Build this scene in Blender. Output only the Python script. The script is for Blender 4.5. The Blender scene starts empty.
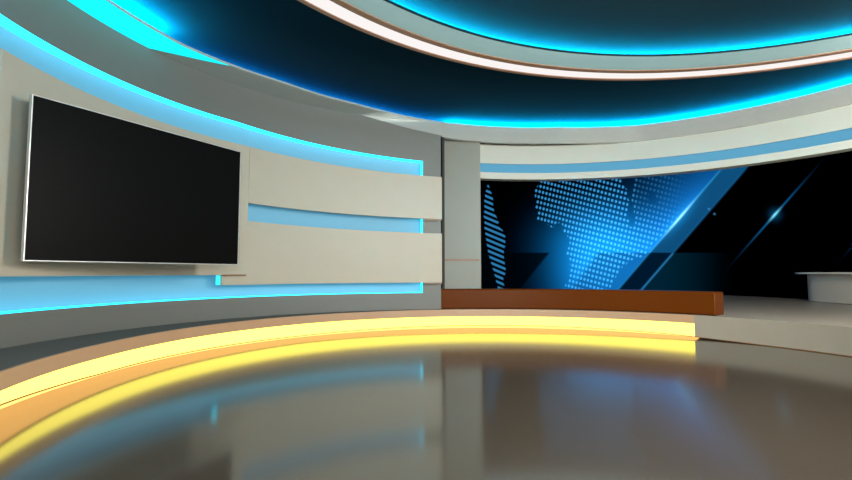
import bpy, bmesh, math
import numpy as np
from mathutils import Vector, Matrix

S = bpy.context.scene
COL = S.collection
R = math.radians

# ------------------------------------------------------------------ camera
PITCH = math.atan(33/490)
cd = bpy.data.cameras.new('camera')
cam = bpy.data.objects.new('camera', cd); COL.objects.link(cam)
cam.location = (0, 0, 1.3)
cam.rotation_euler = (math.pi/2 + PITCH, 0, 0)
cd.sensor_width = 36; cd.lens = 36*490/852; cd.clip_end = 200
S.camera = cam
S.view_settings.view_transform = 'Standard'
S.view_settings.look = 'None'
S.view_settings.exposure = 0
S.view_settings.gamma = 1

# ------------------------------------------------------------------ light
w = bpy.data.worlds.new('world'); S.world = w; w.use_nodes = True
w.node_tree.nodes['Background'].inputs[0].default_value = (1.0, .97, .92, 1)
w.node_tree.nodes['Background'].inputs[1].default_value = .32

def area(name, loc, target, sx, sy, power, col):
    l = bpy.data.lights.new(name, 'AREA'); l.shape = 'RECTANGLE'
    l.size = sx; l.size_y = sy; l.energy = power; l.color = col
    o = bpy.data.objects.new(name, l); COL.objects.link(o)
    o.location = loc
    o.rotation_euler = (Vector(target)-Vector(loc)).to_track_quat('-Z', 'Y').to_euler()
    return o
area('fill_light', (2.5, -1.5, 2.4), (1, 9, .8), 5, 1.4, 620, (1, .93, .82))  # unseen area lights, all three added to fill the room
area('fill_light', (4.1, 3.4, 3.0), (-4.0, 8.0, 1.6), .9, .9, 360, (1, .95, .88))
area('fill_light', (7.0, 4.5, 4.2), (10, 15, .6), 2.5, 2, 560, (1, .90, .79))

# ------------------------------------------------------------------ materials
def s2l(c):
    return tuple(((v/255)/12.92 if v/255 <= .04045 else ((v/255+.055)/1.055)**2.4) for v in c)
def mat(name, srgb=None, lin=None, rough=.5, spec=.5, metal=0, coat=0, noise=.03, coat_rough=.05):
    m = bpy.data.materials.new(name); m.use_nodes = True
    nt = m.node_tree; b = nt.nodes['Principled BSDF']
    c = lin if lin else s2l(srgb)
    tc = nt.nodes.new('ShaderNodeTexCoord'); nz = nt.nodes.new('ShaderNodeTexNoise')
    nz.inputs['Scale'].default_value = 3.0; nz.inputs['Detail'].default_value = 3
    mr = nt.nodes.new('ShaderNodeMapRange')
    mr.inputs['To Min'].default_value = 1-noise; mr.inputs['To Max'].default_value = 1+noise
    mx = nt.nodes.new('ShaderNodeVectorMath'); mx.operation = 'SCALE'
    mx.inputs[0].default_value = c
    nt.links.new(tc.outputs['Object'], nz.inputs['Vector'])
    nt.links.new(nz.outputs['Fac'], mr.inputs['Value'])
    nt.links.new(mr.outputs[0], mx.inputs['Scale'])
    nt.links.new(mx.outputs[0], b.inputs['Base Color'])
    b.inputs['Roughness'].default_value = rough
    b.inputs['Specular IOR Level'].default_value = spec
    b.inputs['Metallic'].default_value = metal
    b.inputs['Coat Weight'].default_value = coat
    b.inputs['Coat Roughness'].default_value = coat_rough
    return m
def emis(name, lin, strength=1.0):
    m = bpy.data.materials.new(name); m.use_nodes = True
    nt = m.node_tree
    for n in list(nt.nodes): nt.nodes.remove(n)
    o = nt.nodes.new('ShaderNodeOutputMaterial'); e = nt.nodes.new('ShaderNodeEmission')
    e.inputs[0].default_value = (*lin, 1); e.inputs[1].default_value = strength
    nt.links.new(e.outputs[0], o.inputs[0])
    return m

M = dict(
    wall=mat('grey_wall_paint', lin=(.142, .149, .140), rough=.5),
    recess=mat('recess_back_glow', lin=(.13, .29, .38), rough=.6),
    panel=mat('beige_panel_laminate', lin=(.42, .385, .31), rough=.5),
    pillar=mat('pillar_paint', lin=(.23, .24, .21), rough=.5),
    header=mat('pale_satin_header', lin=(.47, .49, .44), rough=.45),
    fascia=mat('satin_fascia', lin=(.50, .545, .52), rough=.22, metal=.3),
    ceil=mat('dark_blue_ceiling', lin=(.0080, .024, .032), rough=.8, spec=0),
    innerceil=mat('dark_inner_ceiling', lin=(.0085, .019, .024), rough=.8, spec=0),
    ringgrey=mat('ring_grey', lin=(.34, .56, .62), rough=.5),
    brown=mat('bronze_and_shadow', lin=(.22, .12, .07), rough=.4),
    tan=mat('tan_wood_trim', lin=(.45, .28, .17), rough=.45),
    beigeband=mat('beige_platform_band', lin=(.30, .265, .22), rough=.4),
    deck=mat('platform_deck', lin=(.36, .33, .28), rough=.35, spec=.4),
    lip=mat('dark_lip', lin=(.20, .10, .04), rough=.5),
    bench=mat('orange_brown_lacquer', lin=(.11, .026, .002), rough=.3, spec=.08),
    black=mat('black_glass', lin=(.003, .003, .003), rough=.4, spec=.05),
    frame=mat('silver_frame', lin=(.6, .6, .6), rough=.35, metal=.5),
    desk=mat('desk_laminate', lin=(.58, .53, .46), rough=.4),
    desktop=mat('desk_top_white', lin=(.75, .72, .68), rough=.35),
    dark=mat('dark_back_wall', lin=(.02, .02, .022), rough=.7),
    cyan=emis('cyan_led', (.0, .62, 1.0), 300.0),
    cyan_soft=emis('cyan_led_dim', (.0, .36, 1.0), 75.0),
    cyan_ring=emis('cyan_led_ring', (.0, .70, 1.0), 330.0),
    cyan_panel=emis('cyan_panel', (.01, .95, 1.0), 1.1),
    cyan_slot=emis('cyan_led_slot', (.02, .55, .75), 3.6),
    deckstrip=mat('deck_strip_dark', lin=(.12, .115, .10), rough=.9),
    stripe=emis('blue_backlit_acrylic', s2l((96, 166, 200)), 1.0),
    white=emis('warm_white_led', (1.0, .95, .93), .97),
    yellow=emis('warm_yellow_diffuser', (1.0, .80, .125), 3.0),
    orange=emis('added_orange_glow', (1.0, .50, .13), 2.3),
)

_b = M['recess'].node_tree.nodes['Principled BSDF']      # emission put in for the blue light washing the recess back
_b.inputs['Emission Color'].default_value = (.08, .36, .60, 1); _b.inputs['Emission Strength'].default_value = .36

def floor_mat():
    m = bpy.data.materials.new('polished_brown_grey_floor'); m.use_nodes = True
    nt = m.node_tree
    for n in list(nt.nodes): nt.nodes.remove(n)
    o = nt.nodes.new('ShaderNodeOutputMaterial')
    d = nt.nodes.new('ShaderNodeBsdfDiffuse'); g = nt.nodes.new('ShaderNodeBsdfGlossy')
    mx = nt.nodes.new('ShaderNodeMixShader'); fr = nt.nodes.new('ShaderNodeFresnel')
    fr.inputs['IOR'].default_value = 2.25
    d.inputs[0].default_value = (.072, .059, .045, 1)
    g.inputs[0].default_value = (.88, .93, .93, 1); g.inputs['Roughness'].default_value = .125
    nt.links.new(fr.outputs[0], mx.inputs[0]); nt.links.new(d.outputs[0], mx.inputs[1]); nt.links.new(g.outputs[0], mx.inputs[2])
    nt.links.new(mx.outputs[0], o.inputs[0])
    return m
M['floor'] = floor_mat()

# ------------------------------------------------------------------ helpers
def link_mesh(name, verts, faces, m, parent=None, smooth=False, bevel=0):
    me = bpy.data.meshes.new(name)
    bm = bmesh.new()
    vs = [bm.verts.new(v) for v in verts]
    for f in faces:
        try: bm.faces.new([vs[i] for i in f])
        except ValueError: pass
    bmesh.ops.recalc_face_normals(bm, faces=bm.faces)
    for f in bm.faces: f.smooth = smooth
    bm.to_mesh(me); bm.free()
    me.materials.append(m)
    o = bpy.data.objects.new(name, me); COL.objects.link(o)
    if parent: o.parent = parent
    if bevel:
        b = o.modifiers.new('bevel', 'BEVEL'); b.width = bevel; b.segments = 3; b.limit_method = 'ANGLE'; b.angle_limit = R(40)
    if smooth:
        for p in me.polygons: p.use_smooth = True
        try: me.set_sharp_from_angle(angle=R(35))
        except Exception: pass
    return o
def tag(o, label, cat, group=None):
    o['label'] = label; o['category'] = cat
    if group: o['group'] = group
    return o
def empty(name, label=None, cat=None, loc=(0, 0, 0), group=None):
    o = bpy.data.objects.new(name, None); COL.objects.link(o); o.location = loc
    if label: tag(o, label, cat, group)
    return o
def struct(o):
    o['kind'] = 'structure'; return o
def local(o, parent):
    "keep a part built in world coordinates where it is"
    if parent: o.matrix_parent_inverse = Matrix.Translation(-Vector(parent.location))
    return o

def sweep(name, pa, pb, z0, z1, m, parent=None, smooth=True, bevel=0, closed=False):
    """solid between plan curves pa and pb (same length), from z0 to z1 (numbers or per-point lists)"""
    n = len(pa)
    z0 = z0 if hasattr(z0, '__len__') else [z0]*n
    z1 = z1 if hasattr(z1, '__len__') else [z1]*n
    V = []; F = []
    for i in range(n):
        V += [(*pa[i], z0[i]), (*pa[i], z1[i]), (*pb[i], z1[i]), (*pb[i], z0[i])]
    for i in range(n if closed else n-1):
        a = 4*i; b = 4*((i+1) % n)
        for k in range(4):
            F.append((a+k, a+(k+1) % 4, b+(k+1) % 4, b+k))
    if not closed:
        F += [(0, 1, 2, 3), (4*(n-1), 4*(n-1)+3, 4*(n-1)+2, 4*(n-1)+1)]
    return local(link_mesh(name, V, F, m, parent, smooth, bevel), parent)

def box(name, x0, x1, y0, y1, z0, z1, m, parent=None, bevel=0):
    return sweep(name, [(x0, y0), (x1, y0)], [(x0, y1), (x1, y1)], z0, z1, m, parent, False, bevel)

def flat(name, poly, z, m, parent=None, thick=.05):
    n = len(poly)
    V = [(*p, z) for p in poly] + [(*p, z-thick) for p in poly]
    F = [tuple(range(n)), tuple(range(2*n-1, n-1, -1))] + [(i, (i+1) % n, n+(i+1) % n, n+i) for i in range(n)]
    return local(link_mesh(name, V, F, m, parent), parent)

def lerp(a, b, t): return a+(b-a)*min(1, max(0, t))
def frange(a, b, n): return [a+(b-a)*i/(n-1) for i in range(n)]

def arc(c, a, r, lo=-1e9, hi=1e9):
    """point on a circle at angle a (deg); past lo or hi the curve runs on straight along its tangent"""
    e = min(max(a, lo), hi); d = R(a-e)
    p = Vector((c[0]+r*math.cos(R(e)), c[1]+r*math.sin(R(e))))
    t = Vector((-math.sin(R(e)), math.cos(R(e))))
    q = p + t*d*5.5
    return (q.x, q.y)

WC = (1.09, 5.67)                       # left wall arc
def wallp(a, r=5.82): return arc(WC, a, r, -1e9, 192)
PC = (1.50, 6.08)                       # platform front arc
def platp(a, r=5.35): return arc(PC, a, r+.1*min(1, max(0, (a-182)/20)), 0, 205)
HC = (2.70, 6.12)                       # header arc
def headp(a, r=6.29): return arc(HC, a, r, 0, 1e9)
SC = (3.2, 14.3)                        # video wall arc
def scrp(a, r=9.2): return arc(SC, a, r, 0, 1e9)

WALL_END = 97.3; SLOT_END = 101.5; BACK = 262
# ------------------------------------------------------------------ floor and platform
PA = frange(-70, 265, 260)
inner = [platp(a, 5.75) for a in PA]
fl = flat('floor', inner, 0, M['floor'], thick=.1); struct(fl)

plat = empty('stage_platform', 'raised curved platform around the polished floor with a glowing yellow front edge', 'platform', (1.5, 11.4, 0))
edge = [platp(a, 5.35) for a in PA]
far = [(13.5, -1.0), (13.5, 24.5), (-3.0, 24.5), (-3, 12.5), (-5.6, 11.5), (-5.6, -1.0)]
# deck: quads from edge outwards to an outer curve
outer = []
for a in PA:
    p = Vector(platp(a, 5.35)); c = Vector(platp(a, 6.35)); d = (c-p).normalized()
    q = p + d*(.01)
    t = 1e9
    for lim, ax in ((13.5, 0), (-5.6, 0), (25, 1)):
        if abs(d[ax]) > 1e-6:
            tt = (lim-p[ax])/d[ax]
            if tt > 0: t = min(t, tt)
    q = p + d*min(t, 60)
    outer.append((q.x, q.y))
e2 = [platp(a, 5.375) for a in PA]
sweep('deck', e2, outer, .40, .46, M['deck'], plat, smooth=True)
LIT0, LIT1 = 44.3, 265
def zb(a): return float(np.interp(a, [32, 40, 50, 64, 78, 108, 138, 161, 182, 192, 202, 215], [.004, .02, .055, .075, .09, .088, .07, .085, .105, .14, .185, .20]))
lit = [a for a in frange(LIT0, LIT1, 170)]
dim = [a for a in frange(-70, LIT0, 90)]
def band(name, A, r0, r1, z0, z1, m, parent=plat, **k):
    return sweep(name, [platp(a, r0) for a in A], [platp(a, r1) for a in A], z0, z1, m, parent, **k)
band('light_strip', lit, 5.35, 5.45, [zb(a)+.012 for a in lit], .30, M['yellow'])['label'] = 'glowing yellow strip along the platform front'
band('trim_band', lit, 5.345, 5.375, .30, .461, M['tan'])['label'] = 'tan band above the glowing strip'
band('front_band', dim, 5.345, 5.375, [zb(a)+.012 for a in dim], .461, M['beigeband'])['label'] = 'plain beige band where the platform edge is unlit'
band('lip', PA, 5.343, 5.375, [zb(a) for a in PA], [zb(a)+.012 for a in PA], M['lip'])['label'] = 'thin dark lip under the platform front'
def slope(name, A, m):
    V = []; F = []
    for a in A: V += [(*platp(a, 5.376), zb(a)+.008), (*platp(a, 5.66), .002), (*platp(a, 5.70), .002), (*platp(a, 5.44), zb(a)+.01)]
    for i in range(len(A)-1):
        for k in range(4): F.append((4*i+k, 4*i+(k+1) % 4, 4*i+4+(k+1) % 4, 4*i+4+k))
    return local(link_mesh(name, V, F, m, plat, True), plat)
slope('recess_glow', lit, M['orange'])['label'] = 'orange glow added under the lip to colour the floor there'  # glowing slope added to turn the floor below the lip orange
slope('recess_back', dim, M['beigeband'])
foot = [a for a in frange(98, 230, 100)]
sweep('deck_strip', [platp(a, 5.378) for a in foot], [wallp(a, 5.80) for a in foot], .4605, .464, M['deckstrip'], plat)['label'] = 'dark strip between the platform edge and the wall'  # thin strip laid over the deck to keep it darker along the wall

# ------------------------------------------------------------------ left wall
wl = struct(empty('wall_left', loc=(-4.7, 5.5, 0)))
def zt(a): return lerp(3.93, 4.17, (a-SLOT_END)/42)        # top of the lit recess
Af = frange(SLOT_END, BACK, 150)
wsolid = lambda n, A, z0, z1, m, r0=5.82, r1=6.1, **k: sweep(n, [wallp(a, r0) for a in A], [wallp(a, r1) for a in A], z0, z1, m, wl, **k)
wsolid('lower_wall', Af, .46, .84, M['wall'])
wsolid('upper_wall', Af, [zt(a) for a in Af], 4.88, M['wall'])
wsolid('end_wall', frange(WALL_END, SLOT_END, 8), .46, 4.88, M['wall'])
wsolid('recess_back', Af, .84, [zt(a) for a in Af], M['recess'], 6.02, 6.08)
# led strips in the recess
def strip(name, label, A, z0, z1, m, r0, r1, path=wallp, group=None):
    o = sweep(name, [path(a, r0) for a in A], [path(a, r1) for a in A], z0, z1, m)
    tag(o, label, 'light strip', group); return o
strip('light_strip', 'cyan light strip along the top of the left wall recess', Af, [zt(a)-.014 for a in Af], [zt(a)-.002 for a in Af], M['cyan_slot'], 5.824, 6.015)
strip('light_strip', 'cyan light strip along the bottom of the left wall recess', Af, .842, .854, M['cyan_slot'], 5.824, 6.015)
strip('light_strip', 'upright cyan light strip closing the right end of the left wall recess', frange(SLOT_END+.03, SLOT_END+.15, 3), .86, 3.91, M['cyan_slot'], 5.824, 6.015)

# panels
def panel(name, label, A, z0, z1, r0=5.66, r1=5.76):
    o = sweep(name, [wallp(a, r0) for a in A], [wallp(a, r1) for a in A], z0, z1, M['panel'], bevel=.006)
    return tag(o, label, 'wall panel', 'beige wall panels')
def pt(a): return lerp(3.53, 3.70, (a-WALL_END)/45)
A = frange(WALL_END, 141.7, 50)
up = panel('wall_panel', 'upper beige curved wall panel above the blue middle slot', A, [lerp(2.54, 2.62, (a-97)/45) for a in A], [pt(a) for a in A])
A = frange(WALL_END, 146.7, 50)
lowp = panel('wall_panel', 'lower beige curved wall panel below the blue middle slot', A, 1.08, [lerp(2.21, 2.28, (a-97)/45) for a in A], 5.67, 5.76)
A = sorted(frange(141.75, 225, 90)+[185.85, 185.86])
tvp = panel('wall_panel', 'tall beige curved wall panel behind the television', A, 1.262, [3.30 if a > 185.855 else pt(a) for a in A], 5.655, 5.755)
def shadow_line(parent, A, z, r=5.64, h=.028):  # brown strip painted in place of the shadow along a panel edge
    o = sweep('brown_strip', [wallp(a, r) for a in A], [wallp(a, r+.05) for a in A], z, z+h, M['brown'], None)
    o.parent = parent; return o
shadow_line(up, frange(WALL_END, SLOT_END, 5), 2.515, 5.70)['label'] = 'thin brown strip painted as the shadow under the panel'
shadow_line(lowp, frange(WALL_END, SLOT_END, 5), 1.052, 5.70)
shadow_line(tvp, frange(142, 146.7, 5), 1.245, 5.63)
strip('light_strip', 'short upright cyan light at the left end of the lower beige panel', frange(146.9, 147.4, 3), 1.09, 1.25, M['cyan_slot'], 5.70, 5.74)

# ------------------------------------------------------------------ pillar
pil = empty('pillar', 'grey square pillar between the beige wall panels and the video wall', 'pillar', (.9, 12.2, .46))
box('shaft', .425, 1.345, 11.98, 12.5, .46, 4.86, M['pillar'], pil, .008)
box('brown_strip', .43, 1.30, 11.96, 12.0, 1.595, 1.645, M['brown'], pil)
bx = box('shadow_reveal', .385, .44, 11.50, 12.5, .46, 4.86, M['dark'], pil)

# ------------------------------------------------------------------ header above the video wall
hd = struct(empty('shadow_line_1', loc=(2.9, 12.4, 0)))
HA = frange(-60, 103.5, 150)
hs = lambda n, z0, z1, m, r0, r1: sweep(n, [headp(a, r0) for a in HA], [headp(a, r1) for a in HA], z0, z1, m, hd)
hs('lower_band', 3.69, 3.855, M['header'], 6.29, 6.50)
hs('upper_band', 4.085, 4.56, M['header'], 6.29, 6.50)
hs('header_back', 3.69, 4.88, M['header'], 6.50, 6.56)
st = sweep('light_strip', [headp(a, 6.33) for a in HA], [headp(a, 6.40) for a in HA], 3.856, 4.084, M['stripe'])
tag(st, 'flat pale blue backlit stripe in the white header over the video wall', 'light strip')

# fascia: vertical satin band between header and ceiling opening
FA = frange(-60, 103, 130)
def fr(a): return lerp(6.22, 5.88, (a-66)/18)
FP = [headp(a, fr(a)) for a in FA] + [(.95, 11.74), (.66, 11.62), (.37, 11.44)]
FQ = [headp(a, fr(a)+.12) for a in FA] + [(.93, 11.86), (.62, 11.74), (.33, 11.56)]
fs = sweep('shadow_line_2', FP, FQ, 4.53, 4.88, M['fascia']); struct(fs)
A = frange(WALL_END-.5, 116, 40)
fs2 = sweep('shadow_line_3', [wallp(a, 5.80) for a in A], [wallp(a, 5.9) for a in A], [lerp(4.55, 4.875, (a-97)/19) for a in A], 4.88, M['fascia']); struct(fs2)

# soffit between the left wall and the ceiling opening
OL = [(1.33, 11.86), (.75, 11.70), (.24, 11.47), (-.59, 10.98), (-1.65, 10.12), (-2.14, 9.69), (-2.68, 9.08), (-3.33, 8.33), (-3.80, 7.60), (-4.00, 7.05), (-4.15, 6.5), (-4.25, 5.9), (-4.28, 5.2), (-4.26, 4.4), (-4.1, 3.2), (-3.8, 1.8), (-3.3, -.5)]
def catmull(P, k=8):
    out = []
    for i in range(len(P)-1):
        p0 = Vector(P[max(i-1, 0)]); p1 = Vector(P[i]); p2 = Vector(P[i+1]); p3 = Vector(P[min(i+2, len(P)-1)])
        for j in range(k):
            t = j/k
            q = .5*((2*p1)+(p2-p0)*t+(2*p0-5*p1+4*p2-p3)*t*t+(-p0+3*p1-3*p2+p3)*t**3)
            out.append((q.x, q.y))
    out.append(tuple(P[-1])); return out
OC = catmull(OL)
def outward(p, r, c=WC):
    v = Vector(p)-Vector(c); v.normalize(); q = Vector(c)+v*r
    return (q.x, q.y)

# ------------------------------------------------------------------ ceiling
cl = struct(flat('ceiling', [(-10, -5), (13, -5), (13, 15.2), (-10, 15.2)], 5.30, M['ceil'], thick=.12))
cb = struct(box('ceiling.001', -2, 13.5, 15.2, 25, 7.4, 7.5, M['dark']))
# cove shelf: runs outwards from the lip; hidden lights on it wash the ceiling above
def grow(P, d, c=(2.0, 5.5)):
    o = []
    for p in P:
        v = (Vector(p)-Vector(c)).normalized()*d; o.append((p[0]+v.x, p[1]+v.y))
    return o
RP = FP[:-1]                                   # right: fascia line
struct(sweep('shadow_line_5', RP, grow(RP, 2.6), 4.881, 4.92, M['fascia']))
struct(sweep('shadow_line_6', grow(RP, 2.6), grow(RP, 2.65), 4.881, 5.22, M['ceil']))
LP = OC
struct(sweep('shadow_line_4', LP, grow(LP, 2.9), 4.881, 4.92, M['fascia']))
struct(sweep('shadow_line_7', grow(LP, 2.9), grow(LP, 2.95), 4.881, 5.22, M['ceil']))
def cove(label, P, d0, d1, m):
    return tag(sweep('cove_light', grow(P, d0), grow(P, d1), 4.93, 4.96, m), label, 'light strip')
cove('broad bright cyan glow at the ceiling edge over the television', LP[66:], .25, .62, M['cyan'])
cove('thin dim blue glow at the ceiling edge over the left wall slots', LP[8:66], .66, .80, M['cyan_soft'])
cove('long bright cyan glow at the ceiling edge over the video wall', RP, .60, .92, M['cyan'])
# glowing soffit on the left, running out to a point
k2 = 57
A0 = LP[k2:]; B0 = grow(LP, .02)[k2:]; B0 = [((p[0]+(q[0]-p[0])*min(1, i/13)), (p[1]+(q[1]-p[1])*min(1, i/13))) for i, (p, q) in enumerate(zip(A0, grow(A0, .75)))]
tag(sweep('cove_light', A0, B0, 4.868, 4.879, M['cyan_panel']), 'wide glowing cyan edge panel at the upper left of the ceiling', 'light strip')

# ------------------------------------------------------------------ hanging ring light
RC = (3.40, 2.0)
CA = frange(0, 360, 241)[:-1]
def circ(c, r): return [(c[0]+r*math.cos(R(a)), c[1]+r*math.sin(R(a))) for a in CA]
rg = empty('ceiling_ring', 'large hanging ceiling ring with a white light strip and bronze edges', 'ring light', (3.4, 2.0, 4.6))
C = lambda n, c0, r0, c1, r1, z0, z1, m: sweep(n, circ(c0, r0), circ(c1, r1), z0, z1, m, rg, closed=True)
C('outer_edge', RC, 6.19, RC, 6.13, 4.585, 4.78, M['brown'])
C('light_diffuser', RC, 6.13, RC, 5.88, 4.60, 4.63, M['white'])['label'] = 'white light strip of the ring'
C('inner_edge', RC, 5.88, RC, 5.78, 4.585, 4.66, M['brown'])
IC = (3.29, 1.83)
C('grey_ring', RC, 5.78, IC, 5.445, 4.60, 4.62, M['ringgrey'])
C('inner_rim', IC, 5.445, IC, 5.425, 4.598, 4.622, M['ceil'])
C('cover', RC, 6.19, RC, 5.78, 4.66, 4.68, M['ringgrey'])
C('outer_wall', RC, 6.19, RC, 6.15, 4.68, 4.91, M['ceil'])
C('cyan_light', RC, 5.78, RC, 5.92, 4.70, 4.715, M['cyan_ring'])['label'] = 'cyan glow inside the ring'
V = [(*p, 4.87) for p in circ(RC, 6.19)] + [(*p, 4.92) for p in circ(RC, 6.19)]; n = len(CA)
local(link_mesh('inner_disc', V, [tuple(range(n)), tuple(range(2*n-1, n-1, -1))] + [(i, (i+1) % n, n+(i+1) % n, n+i) for i in range(n)], M['innerceil'], rg), rg)

# ------------------------------------------------------------------ bench
bn = empty('bench', 'long curved orange-brown lacquered bench in front of the video wall', 'bench', (4, 11, .46))
BA = frange(40.6, 102.2, 60)
def bp(r): return [platp(a, r) for a in BA]
sweep('body', bp(5.50), bp(5.95), .465, .925, M['bench'], bn, bevel=.035)

# ------------------------------------------------------------------ desk
dk = empty('desk', 'pale news desk with a thin overhanging white top at the right edge', 'desk', (11.4, 13, .46))
dp = [(11.42, 14.72), (11.32, 14.4), (11.27, 13.6), (11.25, 12.6), (11.25, 11.4), (11.25, 10.5)]
dq = [(11.9, 14.72), (12.0, 14.4), (12.0, 13.6), (12.0, 12.6), (12.0, 11.4), (12.0, 10.5)]
sweep('body', catmull(dp), catmull(dq), .475, 1.27, M['desk'], dk)
tp = [(11.22, 14.95), (11.07, 14.5), (11.0, 13.6), (10.98, 12.6), (10.98, 11.4), (10.98, 10.4)]
tq = [(11.9, 14.95), (12.05, 14.5), (12.05, 13.6), (12.05, 12.6), (12.05, 11.4), (12.05, 10.4)]
sweep('desk_top', catmull(tp), catmull(tq), 1.27, 1.32, M['desktop'], dk, bevel=.008)

# ------------------------------------------------------------------ television
tv = empty('television', 'large black television with a thin silver frame on the left wall', 'television', (-3.76, 6.75, 1.4))
a = Vector((-4.285, 5.211)); b = Vector((-2.977, 7.768))
ux = (b-a).normalized(); nrm = Vector((ux.y, -ux.x))   # faces the camera side
L = (b-a).length; z0, z1 = 1.427, 3.245
def tvbox(name, s0, s1, za, zb, d0, d1, m, parent=tv, bevel=0):
    pa = [a+ux*s0+nrm*d0, a+ux*s1+nrm*d0]; pb = [a+ux*s0+nrm*d1, a+ux*s1+nrm*d1]
    return sweep(name, [tuple(p) for p in pa], [tuple(p) for p in pb], za, zb, m, parent, False, bevel)
t = .011
tvbox('screen', t, L-t, z0+t, z1-t, -.05, -.004, M['black'])
V = []
tvbox('frame', 0, L, z0, z0+t, -.05, .006, M['frame'])
tvbox('frame', 0, L, z1-t, z1, -.05, .006, M['frame'])
tvbox('frame', 0, t, z0+t, z1-t, -.05, .006, M['frame'])
tvbox('frame', L-t, L, z0+t, z1-t, -.05, .006, M['frame'])
tvbox('housing', .02, L-.02, z0+.02, z1-.02, -.10, -.05, M['dark'])
tvbox('wall_mount', L*.40, L*.60, 2.0, 2.7, -.62, -.10, M['dark'])

# ------------------------------------------------------------------ video wall
def wall_art():
    """display picture on the curved video wall: colours, plus lattice coordinates for the dot map"""
    na, nz = 460, 240
    # angles chosen so that columns are evenly spaced over the display seen from the floor
    A = np.concatenate([np.linspace(-40, 0, 30, endpoint=False), np.linspace(0, 108, na)])
    Z = np.linspace(.46, 7.0, nz)
    XY = np.array([scrp(x) for x in A])
    X = np.repeat(XY[:, 0][:, None], nz, 1); Y = np.repeat(XY[:, 1][:, None], nz, 1); ZZ = np.repeat(Z[None], len(A), 0)
    c, s = math.cos(PITCH), math.sin(PITCH)
    dz = ZZ-1.3
    f = Y*c+dz*s; v = -Y*s+dz*c; f = np.maximum(f, .5)
    return A, Z, X, Y, ZZ, 426+490*X/f, 240-490*v/f

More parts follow.
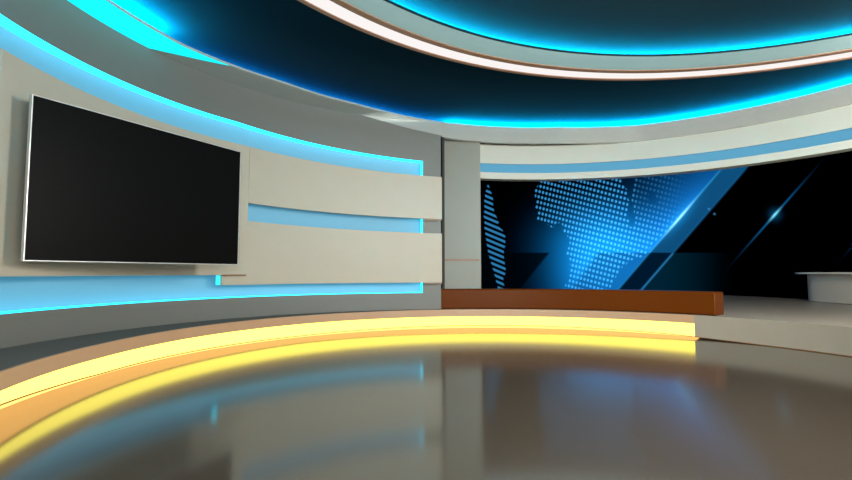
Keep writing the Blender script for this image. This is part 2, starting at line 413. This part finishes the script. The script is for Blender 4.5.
def inside(px, py, poly):
    r = np.zeros(px.shape, bool); n = len(poly)
    for i in range(n):
        x0, y0 = poly[i]; x1, y1 = poly[(i+1) % n]
        if y0 == y1: continue
        cnd = ((y0 > py) != (y1 > py)) & (px < (x1-x0)*(py-y0)/(y1-y0)+x0)
        r ^= cnd
    return r
def sm(x, a, b):
    t = np.clip((x-a)/(b-a), 0, 1); return t*t*(3-2*t)
def build_video_wall():
    A, Z, X, Y, ZZ, px, py = wall_art()
    na, nz = px.shape
    col = np.zeros((na, nz, 3))
    def L3(c): return np.array(s2l(c))
    def add(mask, c): 
        nonlocal col
        col = col + mask[..., None]*L3(c)
    def mix(mask, c):
        nonlocal col
        col = col*(1-mask[..., None]) + mask[..., None]*L3(c)
    # diagonal ray: signed distance (positive to its right)
    def ray(p, q):
        d = np.array(q, float)-np.array(p, float); l = np.hypot(*d); d /= l
        t = (px-p[0])*d[0]+(py-p[1])*d[1]
        n = (px-p[0])*(-d[1])+(py-p[1])*d[0]
        return t, n
    t1, n1 = ray((620, 287.6), (723, 167))     # going up-right; n1>0 is right / below
    t2, n2 = ray((643, 288), (750, 164))
    left = sm(-n1, -.6, .6)
    # glows
    g1 = np.exp(-(((px-605)/42)**2+((py-247)/np.where(py < 247, 30, 60))**2))
    g2 = np.exp(-(np.maximum(-n1, 0)/26)**1.3)*np.exp(-((t1-60)/95)**2)
    g3 = np.exp(-(((px-582)/25)**2+((py-270)/36)**2))
    add(left*g1*1.15, (14, 140, 222)); add(left*g2, (22, 130, 225)); add(left*g3*.8, (10, 90, 150))
    # darker trapezoids
    low = sm(py, 252.3, 253.2)
    tl, nl = ray((520, 289), (550, 252))
    mix(low*sm(-nl, -1, 1)*.9*left, (0, 4, 8))
    tm, nm = ray((573, 287), (598, 252.5))
    dk_ = low*sm(nm, -4, 4)*left
    mix(dk_*.62, (12, 70, 120))
    # band between ray and second edge
    bandm = (1-left)*sm(-n2, -.6, .6)
    mix(bandm*(1-low), (14, 78, 124))
    mix(bandm*low, (0, 24, 46))
    add((1-low)*sm(-np.abs(n2), -1.6, -.2)*sm(px, 668, 676)*(1-sm(px, 735, 760)), (10, 50, 80))
    rgt = (1-left)*sm(n2, -.4, .4)
    mix(rgt*low*(1-sm(px, 655, 735)), (0, 34, 50))
    add(low*np.exp(-(n2/.8)**2)*(1-sm(px, 672, 675)), (40, 120, 175))
    # ray line and flare
    add(np.exp(-(n1/.8)**2)*(.28+.5*np.exp(-((t1-92)/34)**2))*(1-.5*low), (60, 190, 255))
    fl_ = np.exp(-(n1/1.1)**2)*np.exp(-((t1-92)/15)**2)
    col += fl_[..., None]*np.array((.4, .8, .8))
    add(np.exp(-(n1/6)**2)*np.exp(-((t1-92)/22)**2)*.4, (20, 150, 230))
    # distant comet rays
    def comet(cx, cy, k=1.0, ln=34):
        t, n = ray((cx, cy), (cx+73, cy-83))
        add(k*np.exp(-(n/.6)**2)*np.exp(-(t/ln)**2), (22, 110, 175))
        c_ = k*np.exp(-(n/1.0)**2)*np.exp(-(t/6)**2)
        nonlocal col
        col += c_[..., None]*np.array((.25, .9, 1.0))
        add(k*np.exp(-((px-cx)**2+(py-cy)**2)/28), (5, 62, 95))
    comet(775, 214.5); comet(872, 224, .8, 22)
    for (dx, dy) in ((709, 209), (714.5, 214)):
        add(np.exp(-((px-dx)**2+(py-dy)**2)/.7), (70, 140, 185))
    # dot map
    isle = inside(px, py, [(488, 184), (490, 189), (492.5, 197), (493, 203), (494.5, 213), (498.5, 221), (498, 226), (502.5, 230), (505, 236), (505.5, 245), (503.5, 250), (504, 260), (506, 272), (503, 278), (505, 295), (499, 292), (494, 272), (488, 252), (485.5, 236), (484, 215), (485, 195)])
    top = -60
    cont = inside(px, py, [(545, top), (541, 172), (539.5, 184), (534, 190), (536, 200), (535, 206), (538, 213), (537, 220), (543, 222), (553, 228), (556, 223), (562, 223), (563, 231), (569, 238), (570, 245), (566, 253), (570, 260), (569, 280), (563, 288), (563, 310), (600, 310), (612, 284), (620, 269), (631, 260), (645, 256), (652, 245), (700, 200), (700, top)])
    gap = inside(px, py, [(618, 175), (634, 166), (634, 186), (632, 200), (635, 218), (635, 226), (630, 227), (627, 214), (629, 202), (627, 190)])
    hole = inside(px, py, [(649, 192), (656, 193), (657, 202), (652, 205), (648, 200)])
    upper = inside(px, py, [(570, top), (590, 150), (617, 130), (612, 95), (585, 70)])
    mask = (cont & ~gap & ~hole & ~upper).astype(float)*left*(1-sm(px, 660, 692)*.95)*(1-.75*sm(px, 628, 640)*(1-sm(py, 200, 235)))
    isl = isle.astype(float)
    br = .75+.6*np.exp(-(((px-603)/45)**2+((py-243)/35)**2))
    br = np.where(px < 515, .62, br)
    # lattice coordinates
    du = 3.35+.65*sm(px, 540, 590)
    ucum = np.where(px < 590, (px-540)/3.6, (px-590)/4.0+50/3.6)
    slope = np.where(px < 515, .42, .27)
    U = ucum + (py-180)/5.4*.28
    Vv = (py-slope*(px-540))/5.4
    # mesh
    idx = np.arange(na*nz).reshape(na, nz)
    F = np.stack([idx[:-1, :-1], idx[1:, :-1], idx[1:, 1:], idx[:-1, 1:]], -1).reshape(-1, 4)
    me = bpy.data.meshes.new('display')
    me.from_pydata(np.stack([X, Y, ZZ], -1).reshape(-1, 3).tolist(), [], F.tolist())
    me.update()
    def attr(name, arr):
        at = me.attributes.new(name, 'FLOAT_VECTOR', 'POINT')
        at.data.foreach_set('vector', np.ascontiguousarray(arr, dtype=np.float32).ravel())
    attr('picture', col.reshape(-1, 3))
    attr('lattice', np.stack([U, Vv, np.zeros_like(U)], -1).reshape(-1, 3))
    attr('map', np.stack([mask*br, isl, np.zeros_like(U)], -1).reshape(-1, 3))
    m = bpy.data.materials.new('video_display'); m.use_nodes = True
    nt = m.node_tree; N = nt.nodes; Lk = nt.links
    for n in list(N): N.remove(n)
    out = N.new('ShaderNodeOutputMaterial'); em = N.new('ShaderNodeEmission')
    def A_(n):
        a_ = N.new('ShaderNodeAttribute'); a_.attribute_name = n; return a_.outputs['Vector']
    def math_(op, a_, b_=None, clamp=False):
        n = N.new('ShaderNodeMath'); n.operation = op; n.use_clamp = clamp
        for i, v_ in enumerate((a_, b_)):
            if v_ is None: continue
            if isinstance(v_, (int, float)): n.inputs[i].default_value = v_
            else: Lk.new(v_, n.inputs[i])
        return n.outputs[0]
    def sep(v_):
        n = N.new('ShaderNodeSeparateXYZ'); Lk.new(v_, n.inputs[0]); return n.outputs
    lat = sep(A_('lattice')); mp = sep(A_('map'))
    def cell(x): return math_('SUBTRACT', math_('FRACT', math_('ADD', x, 500.0)), .5)
    u, v = cell(lat[0]), cell(lat[1])
    d2 = math_('ADD', math_('MULTIPLY', u, u), math_('MULTIPLY', math_('MULTIPLY', v, v), 1.25))
    dot = math_('MULTIPLY', math_('SUBTRACT', .14, d2), 12, True)
    line = math_('MULTIPLY', math_('SUBTRACT', .30, math_('ABSOLUTE', v)), 6, True)
    k = math_('ADD', math_('MULTIPLY', dot, mp[0]), math_('MULTIPLY', math_('MULTIPLY', line, mp[1]), .55))
    sc = N.new('ShaderNodeVectorMath'); sc.operation = 'SCALE'; sc.inputs[0].default_value = s2l((62, 160, 225))
    Lk.new(k, sc.inputs['Scale'])
    ad = N.new('ShaderNodeVectorMath'); ad.operation = 'ADD'
    Lk.new(A_('picture'), ad.inputs[0]); Lk.new(sc.outputs[0], ad.inputs[1])
    Lk.new(ad.outputs[0], em.inputs[0]); em.inputs[1].default_value = 1.0
    Lk.new(em.outputs[0], out.inputs[0])
    me.materials.append(m)
    return me
vw = empty('video_wall', 'huge curved video wall showing a dotted blue world map and light rays on black', 'video wall', (4, 23.4, .46))
me = build_video_wall()
d = bpy.data.objects.new('display', me); COL.objects.link(d); d.parent = vw; local(d, vw)
VA = frange(-40, 108, 120)
sweep('cabinet', [scrp(x, 9.23) for x in VA], [scrp(x, 9.5) for x in VA], .44, 7.05, M['dark'], vw)
wb = struct(box('wall_back', -.6, .5, 12.6, 23, .46, 7.4, M['dark']))
